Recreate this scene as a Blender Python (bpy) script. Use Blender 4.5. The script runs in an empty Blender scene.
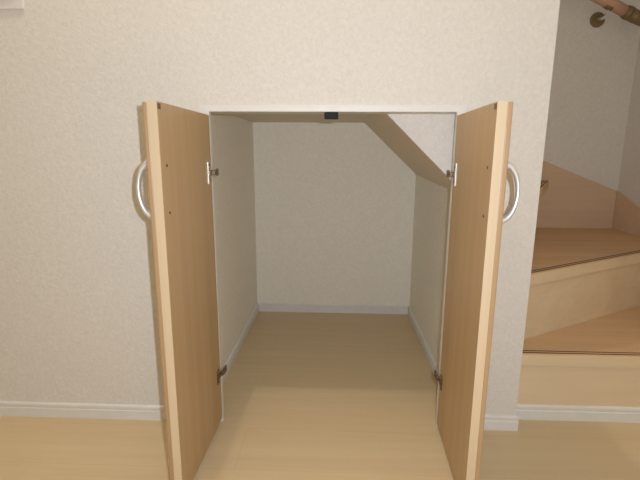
import bpy, bmesh, math
from mathutils import Vector, Matrix
sc = bpy.context.scene
C = sc.collection
PI = math.pi

# ---------------------------------------------------------------- materials
def srgb(r, g, b):
    f = lambda c: (c/255/12.92) if c/255 <= .04045 else ((c/255+.055)/1.055)**2.4
    return (f(r), f(g), f(b), 1)

def newmat(name):
    m = bpy.data.materials.new(name); m.use_nodes = True
    nt = m.node_tree
    return m, nt, nt.nodes['Principled BSDF']

def simple(name, col, rough=.5, metal=0, bump=0, bscale=300):
    m, nt, b = newmat(name)
    N = nt.nodes.new; L = nt.links.new
    tc = N('ShaderNodeTexCoord'); no = N('ShaderNodeTexNoise'); no.inputs['Scale'].default_value = bscale
    no.inputs['Detail'].default_value = 3
    L(tc.outputs['Object'], no.inputs['Vector'])
    mx = N('ShaderNodeMix'); mx.data_type = 'RGBA'
    mx.inputs[6].default_value = tuple(c*.94 for c in col[:3])+(1,)
    mx.inputs[7].default_value = tuple(min(1, c*1.05) for c in col[:3])+(1,)
    L(no.outputs['Fac'], mx.inputs[0]); L(mx.outputs[2], b.inputs['Base Color'])
    b.inputs['Roughness'].default_value = rough; b.inputs['Metallic'].default_value = metal
    if bump:
        bp = N('ShaderNodeBump'); bp.inputs['Strength'].default_value = bump; bp.inputs['Distance'].default_value = .001
        L(no.outputs['Fac'], bp.inputs['Height']); L(bp.outputs['Normal'], b.inputs['Normal'])
    return m

def wallpaper(name, col, var=.045, bump=.45, scale=75):
    m, nt, b = newmat(name)
    N = nt.nodes.new; L = nt.links.new
    tc = N('ShaderNodeTexCoord')
    n1 = N('ShaderNodeTexNoise'); n1.inputs['Scale'].default_value = scale; n1.inputs['Detail'].default_value = 4
    n1.inputs['Roughness'].default_value = .65; n1.inputs['Distortion'].default_value = .8
    n2 = N('ShaderNodeTexNoise'); n2.inputs['Scale'].default_value = 420; n2.inputs['Detail'].default_value = 2
    for n in (n1, n2): L(tc.outputs['Object'], n.inputs['Vector'])
    rp = N('ShaderNodeValToRGB'); rp.color_ramp.elements[0].position = .36; rp.color_ramp.elements[1].position = .64
    rp.color_ramp.elements[0].color = tuple(c*(1-var) for c in col[:3])+(1,)
    rp.color_ramp.elements[1].color = tuple(min(1, c*(1+var)) for c in col[:3])+(1,)
    L(n1.outputs['Fac'], rp.inputs['Fac']); L(rp.outputs['Color'], b.inputs['Base Color'])
    ad = N('ShaderNodeMath'); ad.operation = 'MULTIPLY_ADD'; ad.inputs[1].default_value = .35
    L(n2.outputs['Fac'], ad.inputs[0]); L(n1.outputs['Fac'], ad.inputs[2])
    bp = N('ShaderNodeBump'); bp.inputs['Strength'].default_value = bump; bp.inputs['Distance'].default_value = .003
    L(ad.outputs[0], bp.inputs['Height']); L(bp.outputs['Normal'], b.inputs['Normal'])
    b.inputs['Roughness'].default_value = .85
    return m

def wood(name, dark, light, axis=2, rough=.45, fine=90, stretch=.03, planks=None, spec=.5, coat=0):
    """grain running along axis"""
    m, nt, b = newmat(name)
    N = nt.nodes.new; L = nt.links.new
    tc = N('ShaderNodeTexCoord'); mp = N('ShaderNodeMapping')
    s = [1, 1, 1]; s[axis] = stretch
    mp.inputs['Scale'].default_value = s
    L(tc.outputs['Object'], mp.inputs['Vector'])
    n1 = N('ShaderNodeTexNoise'); n1.inputs['Scale'].default_value = fine; n1.inputs['Detail'].default_value = 5
    n1.inputs['Roughness'].default_value = .6
    n2 = N('ShaderNodeTexNoise'); n2.inputs['Scale'].default_value = fine*.16; n2.inputs['Detail'].default_value = 2
    n2.inputs['Distortion'].default_value = 1.2
    L(mp.outputs[0], n1.inputs['Vector']); L(mp.outputs[0], n2.inputs['Vector'])
    ad = N('ShaderNodeMath'); ad.operation = 'MULTIPLY_ADD'; ad.inputs[1].default_value = .45
    sub = N('ShaderNodeMath'); sub.operation = 'MULTIPLY'; sub.inputs[1].default_value = .6
    L(n2.outputs['Fac'], sub.inputs[0]); L(n1.outputs['Fac'], ad.inputs[0]); L(sub.outputs[0], ad.inputs[2])
    rp = N('ShaderNodeValToRGB'); rp.color_ramp.elements[0].position = .36; rp.color_ramp.elements[1].position = .68
    rp.color_ramp.elements[0].color = dark; rp.color_ramp.elements[1].color = light
    L(ad.outputs[0], rp.inputs['Fac'])
    out = rp.outputs['Color']
    if planks:
        w, h, mortar, off = planks
        br = N('ShaderNodeTexBrick'); mp2 = N('ShaderNodeMapping'); mp2.inputs['Location'].default_value = off
        L(tc.outputs['Object'], mp2.inputs['Vector']); L(mp2.outputs[0], br.inputs['Vector'])
        br.inputs['Scale'].default_value = 1; br.inputs['Brick Width'].default_value = w
        br.inputs['Row Height'].default_value = h; br.inputs['Mortar Size'].default_value = mortar
        br.inputs['Mortar Smooth'].default_value = .2
        br.offset = .37
        br.inputs['Color1'].default_value = (.975, .975, .975, 1); br.inputs['Color2'].default_value = (1.01, 1.01, 1.0, 1)
        br.inputs['Mortar'].default_value = (.90, .88, .85, 1)
        mu = N('ShaderNodeMix'); mu.data_type = 'RGBA'; mu.blend_type = 'MULTIPLY'; mu.inputs[0].default_value = 1
        L(out, mu.inputs[6]); L(br.outputs['Color'], mu.inputs[7]); out = mu.outputs[2]
    L(out, b.inputs['Base Color'])
    b.inputs['Roughness'].default_value = rough
    b.inputs['Specular IOR Level'].default_value = spec
    bp = N('ShaderNodeBump'); bp.inputs['Strength'].default_value = .08; bp.inputs['Distance'].default_value = .001
    L(n1.outputs['Fac'], bp.inputs['Height']); L(bp.outputs['Normal'], b.inputs['Normal'])
    return m

M = {}
M['paper'] = wallpaper('wallpaper_ivory', srgb(222, 215, 205))
M['paper_in'] = wallpaper('wallpaper_closet', srgb(241, 235, 221), .045, 1.0, 75)
M['ceil'] = wallpaper('ceiling_paper', srgb(222, 210, 192), .03, .3)
M['white'] = simple('white_trim', srgb(225, 221, 214), .45, bscale=25)
M['floor'] = wood('maple_floor', srgb(203, 179, 140), srgb(211, 189, 151), 0, .4, 38, .05, (1.8, .21, .0012, (.3, .04, 0)), .3)
M['door'] = wood('door_oak_face', srgb(179, 147, 106), srgb(190, 159, 117), 2, .42, 70, .02, None, .4)
M['edge'] = wood('door_edge_maple', srgb(203, 178, 143), srgb(212, 188, 154), 2, .5, 80, .02)
M['facing'] = wood('door_outer_facing', srgb(166, 132, 94), srgb(182, 148, 110), 2, .45, 70, .02)
M['tread'] = wood('stair_tread', srgb(205, 168, 128), srgb(221, 185, 144), 0, .4, 45, .05, None, .35)
M['riser'] = wood('stair_riser', srgb(217, 193, 157), srgb(227, 204, 171), 0, .5, 40, .05)
M['skirt'] = wood('stair_skirting', srgb(206, 175, 144), srgb(217, 187, 156), 0, .5, 40, .06)
M['rail'] = wood('handrail_wood', srgb(190, 150, 124), srgb(206, 166, 140), 0, .4, 60, .04)
M['groove'] = simple('dark_groove', srgb(70, 48, 34), .8)
M['steel'] = simple('satin_steel', (.86, .85, .82, 1), .42, .7)
M['brass'] = simple('aged_bronze', srgb(140, 120, 86), .5, .5)
M['hinge'] = simple('hinge_nickel', srgb(128, 108, 84), .35, .8)
M['black'] = simple('black_plastic', srgb(30, 29, 29), .75)
M['brown'] = simple('brown_plate', srgb(112, 72, 46), .5)
M['screw'] = simple('screw_head', srgb(105, 88, 72), .4, .7)
M['plastic'] = simple('switch_plastic', srgb(226, 218, 212), .4)

# ---------------------------------------------------------------- helpers
def finish(name, bm, mat, parent=None, bevel=0, smooth=False, seg=2):
    bmesh.ops.recalc_face_normals(bm, faces=bm.faces)
    me = bpy.data.meshes.new(name); bm.to_mesh(me); bm.free()
    for m in (mat if isinstance(mat, (list, tuple)) else [mat]): me.materials.append(m)
    if smooth:
        for p in me.polygons: p.use_smooth = True
    o = bpy.data.objects.new(name, me); C.objects.link(o)
    if parent: o.parent = parent
    if bevel:
        md = o.modifiers.new('bevel', 'BEVEL'); md.width = bevel; md.segments = seg; md.limit_method = 'ANGLE'
    return o

def box(bm, x0, x1, y0, y1, z0, z1, mi=0):
    v = [bm.verts.new((x, y, z)) for x in (x0, x1) for y in (y0, y1) for z in (z0, z1)]
    for f in ((0, 1, 3, 2), (4, 6, 7, 5), (0, 4, 5, 1), (2, 3, 7, 6), (0, 2, 6, 4), (1, 5, 7, 3)):
        bm.faces.new([v[i] for i in f]).material_index = mi

def prism(bm, pts, h0, h1, axis='z', mi=0):
    """polygon pts extruded; axis z: (x,y), axis y: (x,z), axis x: (y,z)"""
    def P(a, b, h): return {'z': (a, b, h), 'y': (a, h, b), 'x': (h, a, b)}[axis]
    lo = [bm.verts.new(P(a, b, h0)) for a, b in pts]; hi = [bm.verts.new(P(a, b, h1)) for a, b in pts]
    n = len(pts)
    bm.faces.new(lo[::-1]).material_index = mi; bm.faces.new(hi).material_index = mi
    for i in range(n):
        bm.faces.new([lo[i], lo[(i+1) % n], hi[(i+1) % n], hi[i]]).material_index = mi

def tube(bm, pts, radii, n=16, sy=1.0, flat=None):
    """swept round/oval tube along pts, capped"""
    pts = [Vector(p) for p in pts]
    if not hasattr(radii, '__len__'): radii = [radii]*len(pts)
    rings = []
    ref = Vector(flat) if flat else None
    for i, p in enumerate(pts):
        t = (pts[min(i+1, len(pts)-1)]-pts[max(i-1, 0)]).normalized()
        a = ref if ref is not None else (Vector((0, 0, 1)) if abs(t.z) < .9 else Vector((1, 0, 0)))
        u = (a - t*a.dot(t)).normalized(); v = t.cross(u)
        r = radii[i]
        rings.append([bm.verts.new(p + u*r*sy*math.cos(2*PI*k/n) + v*r*math.sin(2*PI*k/n)) for k in range(n)])
    for a, b in zip(rings, rings[1:]):
        for k in range(n): bm.faces.new([a[k], a[(k+1) % n], b[(k+1) % n], b[k]])
    bm.faces.new(rings[0][::-1]); bm.faces.new(rings[-1])

def thing(name, label, cat, loc=(0, 0, 0), rz=0, group=None):
    o = bpy.data.objects.new(name, None); C.objects.link(o); o.empty_display_size = .1
    o.location = loc; o.rotation_euler = (0, 0, rz); o['label'] = label; o['category'] = cat; o['kind'] = 'thing'
    if group: o['group'] = group
    return o

def struct(name, bm, mat, **k):
    o = finish(name, bm, mat, **k); o['kind'] = 'structure'; return o

# ---------------------------------------------------------------- dimensions
WE = .687            # right end of the front wall
XL, XR, DN = -.479, .486, 1.152   # closet interior
HC = 1.170
YB, XS, YS = 1.245, 1.722, .071   # stair well: back wall, right wall, first riser
TOP = 3.0
RH = .274
Z1, Z2, Z3 = .272, .550, .840

# ---------------------------------------------------------------- room shell
bm = bmesh.new(); box(bm, -3.2, 3.2, -3.6, 1.5, -.05, 0); struct('floor', bm, M['floor'])

bm = bmesh.new()   # wall with the closet opening
outer = [(-3.2, 0), (-.431, 0), (-.431, 1.150), (.429, 1.150), (.429, 0), (WE, 0), (WE, TOP), (-3.2, TOP)]
prism(bm, outer, 0, .088, 'y')
struct('wall_front', bm, M['paper'])

bm = bmesh.new(); box(bm, -3.2, 3.2, -3.6, 1.5, TOP, TOP+.05); struct('ceiling', bm, M['ceil'])

bm = bmesh.new(); box(bm, XL-.06, XL, .088, DN+.05, 0, 1.3); struct('wall_closet_left', bm, M['paper_in'])
bm = bmesh.new(); box(bm, XL, XR, DN, DN+.05, 0, 1.3); struct('wall_closet_back', bm, M['paper_in'])
bm = bmesh.new(); box(bm, XR, XR+.06, .088, DN+.05, 0, 1.3); struct('wall_closet_right', bm, M['paper_in'])
bm = bmesh.new(); box(bm, XL, .60, .088, DN, HC, HC+.05); struct('ceiling_closet', bm, M['ceil'])

# sloping underside of the stair flight with its closed front triangle
def soffit():
    bm = bmesh.new()
    fr = [(.147, HC-.0005), (XR-.0005, HC-.0005), (XR-.0005, .843)]
    bk = [(.173, HC-.0005), (XR-.0005, HC-.0005), (XR-.0005, .874)]
    a = [bm.verts.new((x, .0885, z)) for x, z in fr]; b = [bm.verts.new((x, DN-.0005, z)) for x, z in bk]
    f = bm.faces.new(a); f.material_index = 1
    bm.faces.new(b[::-1])
    for i in range(3):
        bm.faces.new([a[i], b[i], b[(i+1) % 3], a[(i+1) % 3]])
    return bm
struct('ceiling_sloped', soffit(), [M['ceil'], M['paper']])

# white lining frame of the opening
bm = bmesh.new()
box(bm, -.431, -.4005, -.004, .016, 0, 1.130)
box(bm, .4005, .429, -.004, .016, 0, 1.130)
box(bm, -.431, .429, -.004, .087, 1.130, 1.150)
struct('trim_1', bm, M['white'])

# baseboards with a stepped profile
def base_profile(h=.058, t=.009):
    return [(0, 0), (t, 0), (t, h*.62), (t*.72, h*.66), (t*.72, h*.74), (t, h*.78), (t, h*.93), (t*.6, h), (0, h)]
def baseboard(name, p0, p1, nrm, h=.058):
    bm = bmesh.new()
    p0 = Vector((*p0, 0)); p1 = Vector((*p1, 0)); n = Vector((*nrm, 0))
    A = [bm.verts.new(p0+n*a+Vector((0, 0, b))) for a, b in base_profile(h)]
    B = [bm.verts.new(p1+n*a+Vector((0, 0, b))) for a, b in base_profile(h)]
    k = len(A)
    bm.faces.new(A[::-1]); bm.faces.new(B)
    for i in range(k): bm.faces.new([A[i], A[(i+1) % k], B[(i+1) % k], B[i]])
    struct(name, bm, M['white'])
baseboard('baseboard_front_left', (-3.2, 0), (-.4315, 0), (0, -1))
baseboard('baseboard_front_right', (.4295, 0), (WE+.009, 0), (0, -1))
baseboard('baseboard_wall_end', (WE, .0005), (WE, YS-.0105), (1, 0))
baseboard('baseboard_stair', (WE+.0005, YS), (XS, YS), (0, -1), .061)
baseboard('baseboard_closet_back', (XL+.0095, DN), (XR-.0095, DN), (0, -1), .052)
baseboard('baseboard_closet_left', (XL, .089), (XL, DN), (1, 0), .052)
baseboard('baseboard_closet_right', (XR, .089), (XR, DN), (-1, 0), .052)

# stair well walls
bm = bmesh.new(); box(bm, WE-.09, XS+.06, YB, YB+.06, 0, TOP); struct('wall_stair_back', bm, M['paper'])
bm = bmesh.new(); box(bm, XS, XS+.06, YS-.02, YB, 0, TOP); struct('wall_stair_right', bm, M['paper'])

# ---------------------------------------------------------------- closet doors
DW, DZ0, DZ1 = .4075, .022, 1.118
def make_hinge(parent, s, z, plate):
    # metal arm folded between door leaf and lining; cup flange let into the leaf
    bm = bmesh.new()
    y_in = -s*.0   # inner face plane is local y=0, outward is s
    inn = -s
    def bx(u0, u1, n0, n1, z0, z1):
        a, b = sorted((inn*n0, inn*n1)); box(bm, u0, u1, a, b, z0, z1)
    # arm: three staggered links
    bx(.012, .046, .002, .007, z-.009, z+.009)
    bx(-.008, .018, .005, .013, z-.008, z+.008)
    bx(-.030, -.002, .0085, .0135, z-.012, z+.012)
    h = finish('hinge', bm, M['hinge'], parent, bevel=.0015)
    bm = bmesh.new()
    hz = .036 if plate else .026
    a, b = sorted((0, inn*.0035)); box(bm, .044, .052, a, b, z-hz, z+hz)
    finish('hinge_plate', bm, M['steel'] if plate else M['hinge'], h, bevel=.001)
    for dz in (-.024, .024):
        bm = bmesh.new(); tube(bm, [(.034, inn*.0, z+dz), (.034, inn*.003, z+dz)], .0042, 12)
        finish('screw', bm, M['hinge'], h)
    bm = bmesh.new(); tube(bm, [(-.013, inn*.0125, z), (-.013, inn*.0155, z)], .005, 12)
    finish('screw', bm, M['hinge'], h)
    return h

def make_door(label, x, ang, s):
    t = thing('cupboard_door', label, 'door', (x, 0, DZ0), ang)
    H = DZ1-DZ0
    bm = bmesh.new(); a, b = sorted((0, s*.0225)); box(bm, .009, DW-.0012, a, b, 0, H)
    finish('panel', bm, M['door'], t)
    bm = bmesh.new(); a, b = sorted((0, s*.0225)); box(bm, DW-.0012, DW, a, b, 0, H)
    finish('edge_band', bm, M['edge'], t)['label'] = 'pale maple strip on the free edge'
    bm = bmesh.new(); a, b = sorted((s*.0225, s*.036)); box(bm, .009, DW-.0005, a, b, 0, H-.001)
    finish('outer_facing', bm, M['facing'], t, bevel=.003)
    # bow handle on the outer face
    u0, zc, half, out = .372, .906-DZ0, .070, .041
    base = .036
    n = 28; pts = []; rad = []
    for i in range(n+1):
        q = PI*i/n
        pts.append((u0, s*(base-.001+(out)*math.sin(q)**.95), zc+half*math.cos(q)))
        rad.append(.0050+.0036*abs(math.cos(q))**2)
    bm = bmesh.new(); tube(bm, pts, rad, 14, 1.5, flat=(1, 0, 0))
    hd = finish('handle', bm, M['steel'], t, smooth=True)
    hd['label'] = 'satin silver bow handle'
    for sg in (-1, 1):
        bm = bmesh.new(); tube(bm, [(u0, s*(base-.0005), zc+sg*half), (u0, s*(base+.004), zc+sg*half)], [.0115, .009], 18)
        finish('handle_foot', bm, M['steel'], hd, smooth=False)
    for zz in (.967-DZ0, .848-DZ0):
        bm = bmesh.new(); tube(bm, [(u0, 0, zz), (u0, -s*.0015, zz)], .0036, 12); finish('screw', bm, M['screw'], t)
    # strike plate for the catch at the top free corner
    bm = bmesh.new(); a, b = sorted((0, -s*.002)); box(bm, DW-.0185, DW-.0035, a, b, H-.017, H-.004)
    finish('strike_plate', bm, M['brown'], t, bevel=.0008)
    make_hinge(t, s, .933-DZ0, True)
    make_hinge(t, s, .205-DZ0, False)
    return t
make_door('oak veneer cupboard door swung open on the left side of the opening', -.400, PI+1.5526, -1)
make_door('oak veneer cupboard door swung open on the right side, beside the staircase', .400, -1.6089, 1)

# double roller catch under the head of the opening
t = thing('door_catch', 'small black catch under the white top edge of the closet opening', 'catch', (-.002, .03, 1.130))
bm = bmesh.new(); box(bm, -.023, .023, -.016, .016, -.021, -.0003); finish('catch_body', bm, M['black'], t, bevel=.003)
for sx in (-1, 1):
    bm = bmesh.new(); tube(bm, [(sx*.011, -.0158, -.009), (sx*.011, -.0185, -.009)], .006, 14); finish('roller', bm, M['black'], t)

# switch plate at the upper left
t = thing('wall_switch', 'white plastic wall plate high on the wallpaper in the top left corner', 'switch', (-1.039, 0, 1.440))
bm = bmesh.new(); box(bm, -.062, .062, -.008, -.0003, 0, .125); finish('plate', bm, M['plastic'], t, bevel=.003)
bm = bmesh.new(); box(bm, -.036, .036, -.012, -.008, .026, .099); finish('rocker', bm, M['plastic'], t, bevel=.0015)

# ---------------------------------------------------------------- staircase
st = thing('staircase', 'maple winder staircase turning up beside the closet wall, with grooved treads', 'staircase', (WE+.001, YS, 0))
OX, OY = WE+.001, YS
def spart(name, bm, mat, bevel=0, parent=None):
    for v in bm.verts: v.co -= Vector((OX, OY, 0))
    return finish(name, bm, mat, parent or st, bevel=bevel)
PX, PY = .700, .146         # pivot of the winders
a2, a3 = math.radians(30.3), math.radians(60.5)
x0, x1 = WE+.001, XS-.001
yb = YB-.001
d2 = Vector((math.cos(a2), math.sin(a2))); d3 = Vector((math.cos(a3), math.sin(a3)))
def offs(d, k): return Vector((d.y, -d.x))*k       # towards the room side of a riser
T = .048
# riser 1
bm = bmesh.new(); box(bm, x0, x1, YS, YS+.02, 0, Z1-T); spart('riser', bm, M['riser'])
# tread 1: nosing proud by .008
ny = YS-.008
e = Vector((PX, PY))+d2*((x1-PX)/d2.x)
bm = bmesh.new()
prism(bm, [(x0, ny), (x1, ny), (x1, e.y+.02), (x0, PY+.02)], Z1-T, Z1-.0005)
bmA = bm; spart('tread', bmA, M['tread'], .003)
def grooves(p, q, z, inw):
    """two dark grooves along an edge from p to q"""
    bm = bmesh.new()
    for k in (.008, .024):
        a = p+inw*k; b = q+inw*k; w = inw*.005
        prism(bm, [tuple(a), tuple(b), tuple(b+w), tuple(a+w)], z-.002, z+.0004)
    g = spart('nonslip_groove', bm, M['groove']); return g
grooves(Vector((x0+.001, ny)), Vector((x1-.001, ny)), Z1, Vector((0, 1)))
# pale nosing fascia
bm = bmesh.new(); box(bm, x0, x1, ny-.003, ny, Z1-T, Z1-.004); spart('nosing', bm, M['riser'], .001)
# riser 2
P = Vector((PX, PY)); q = e
o1 = Vector((-d2.y, d2.x))*.02
bm = bmesh.new(); prism(bm, [tuple(P+d2*.002), tuple(q), tuple(q+Vector((0, .023))), tuple(P+o1)], Z1, Z2-T); spart('riser', bm, M['riser'])
# tread 2
n2 = offs(d2, .012)
pa = P+n2; pb = Vector((x1, (P+n2).y+d2.y/d2.x*(x1-(P+n2).x)))
pa = Vector((x0, pa.y-(pa.x-x0)*d2.y/d2.x))
r3 = Vector((1.243, yb)); d3 = (r3-P).normalized()
bm = bmesh.new(); prism(bm, [tuple(pa), tuple(pb), (x1, yb), (r3.x, yb), (x0, P.y+.03)], Z2-T, Z2-.0005); spart('tread', bm, M['tread'], .003)
inw = Vector((-d2.y, d2.x)); grooves(pa+d2*.003, pb-d2*.012, Z2, inw)
bm = bmesh.new(); k = offs(d2, .003)
prism(bm, [tuple(pa+d2*.003), tuple(pb-d2*.003), tuple(pb-d2*.003+k), tuple(pa+d2*.003+k)], Z2-T, Z2-.004); spart('nosing', bm, M['riser'], .001)
# riser 3
i3 = Vector((-d3.y, d3.x))*.02
bm = bmesh.new(); prism(bm, [tuple(P+d3*.03), tuple(r3), tuple(r3+Vector((-.023, 0))), tuple(P+d3*.03+i3)], Z2, Z3-T); spart('riser', bm, M['riser'])
# tread 3
n3 = offs(d3, .030); s3 = Vector((1.308, yb))
bm = bmesh.new(); prism(bm, [tuple(P+n3), tuple(s3), (x0, yb), (x0, P.y+.02)], Z3-T, Z3-.0005); spart('tread', bm, M['tread'], .003)
grooves(P+n3+d3*.03, s3-d3*.03, Z3, Vector((-d3.y, d3.x)))
# riser 4
bm = bmesh.new(); box(bm, x0, x0+.02, P.y+.05, yb-.022, Z3, Z3+RH); spart('riser', bm, M['riser'])
# skirting boards against the walls
bm = bmesh.new()
prism(bm, [(x0+.021, Z2), (x1-.014, Z2), (x1-.014, .780), (1.247, .961), (x0+.021, 1.18)], YB-.019, YB-.0008, 'y')
# cut back where treads 3 meets it is hidden behind the board, so the board sits proud
spart('skirting', bm, M['skirt'])
bm = bmesh.new()
prism(bm, [(YS+.03, Z1), (YB-.0008, Z1), (YB-.0008, .782), (1.027, .708), (YS+.03, .40)], XS-.0135, XS-.0008, 'x')
spart('skirting', bm, M['skirt'])

# ---------------------------------------------------------------- handrail
yr = YB-.09
hr = thing('handrail', 'round wooden handrail on dark metal brackets above the stairs, top right corner', 'handrail', (1.475, YB, 1.74))
def hpart(name, bm, mat, parent=None, smooth=True):
    for v in bm.verts: v.co -= Vector((1.475, YB, 1.74))
    return finish(name, bm, mat, parent or hr, smooth=smooth)
R0 = Vector((1.456, yr, 1.813)); R1 = Vector((1.582, yr, 1.753)); dr = (R1-R0).normalized()
S0 = R0-dr*.75; rr = .029
bm = bmesh.new(); tube(bm, [S0, R0, R1], rr, 24); hpart('rail', bm, M['rail'])
# elbow at the corner
bm = bmesh.new()
E0 = R1-dr*.012; c = R1+dr*.045
pts = [E0, R1+dr*.02, c, c+Vector((.028, -.022, -.022)), c+Vector((.036, -.065, -.038))]
tube(bm, pts, [rr+.004, rr+.004, rr+.004, rr+.004, rr+.004], 24); el = hpart('elbow_joint', bm, M['brass'])
bm = bmesh.new(); tube(bm, [R1+dr*.0, R1+dr*.016], rr+.0065, 24); hpart('collar', bm, M['brass'], el)
bm = bmesh.new(); pe = pts[-1]; tube(bm, [pe+Vector((0, .01, .005)), pe+Vector((.004, -.8, -.45))], rr, 24)
hpart('rail', bm, M['rail'])
# bracket: round rose, curved arm, saddle under the rail
bm = bmesh.new(); tube(bm, [(1.475, YB-.0005, 1.74), (1.475, YB-.008, 1.74), (1.475, YB-.012, 1.74)], [.040, .040, .038], 28)
br = hpart('bracket', bm, M['brass'], smooth=False)
tp = R0+dr*.03
bm = bmesh.new(); tube(bm, [(1.475, YB-.012, 1.74), (1.478, YB-.05, 1.735), (1.482, yr+.01, 1.742), (tp.x, yr, tp.z-rr+.002)], .0085, 12)
hpart('bracket_arm', bm, M['steel'], br)
bm = bmesh.new(); tube(bm, [tp-dr*.020-Vector((0, 0, .012)), tp+dr*.020-Vector((0, 0, .012))], .0225, 20); hpart('saddle', bm, M['brass'], br)

# ---------------------------------------------------------------- light
w = bpy.data.worlds.new('World'); sc.world = w; w.use_nodes = True
bg = w.node_tree.nodes['Background']; bg.inputs[0].default_value = (1.0, .86, .58, 1); bg.inputs[1].default_value = .34
def lamp(name, kind, loc, energy, col, **k):
    l = bpy.data.lights.new(name, kind); l.energy = energy; l.color = col
    for a, b in k.items(): setattr(l, a, b)
    o = bpy.data.objects.new(name, l); C.objects.link(o); o.location = loc; return o
lamp('ceiling_lamp', 'POINT', (-.514, -.392, 2.88), 30, (1, .94, .80), shadow_soft_size=.022)
lamp('camera_flash', 'POINT', (.070, -1.45, 1.035), 53, (.81, .88, 1.0), shadow_soft_size=.006)
lamp('hall_lamp', 'POINT', (2.70, -.82, 2.3), 13, (1, .93, .82), shadow_soft_size=.12)

# ---------------------------------------------------------------- camera
f, pit, yaw, roll, cx, D, h = 431.1986, .2018, -.0388, .0052, .0201, 1.4506, 1.0027
cp, sp, cy, sy = math.cos(pit), math.sin(pit), math.cos(yaw), math.sin(yaw)
fw = Vector((sy*cp, cy*cp, -sp)); r = Vector((cy, -sy, 0)); u = r.cross(fw)
r2 = r*math.cos(roll)+u*math.sin(roll); u2 = -r*math.sin(roll)+u*math.cos(roll)
cam = bpy.data.cameras.new('camera'); co = bpy.data.objects.new('camera', cam); C.objects.link(co)
cam.sensor_width = 36; cam.lens = f/640*36; cam.clip_start = .02
co.matrix_world = Matrix(((r2.x, u2.x, -fw.x, cx), (r2.y, u2.y, -fw.y, -D), (r2.z, u2.z, -fw.z, h), (0, 0, 0, 1)))
sc.camera = co
vs = sc.view_settings; vs.view_transform = 'Standard'; vs.look = 'None'; vs.gamma = 1; vs.use_curve_mapping = False; vs.exposure = .06
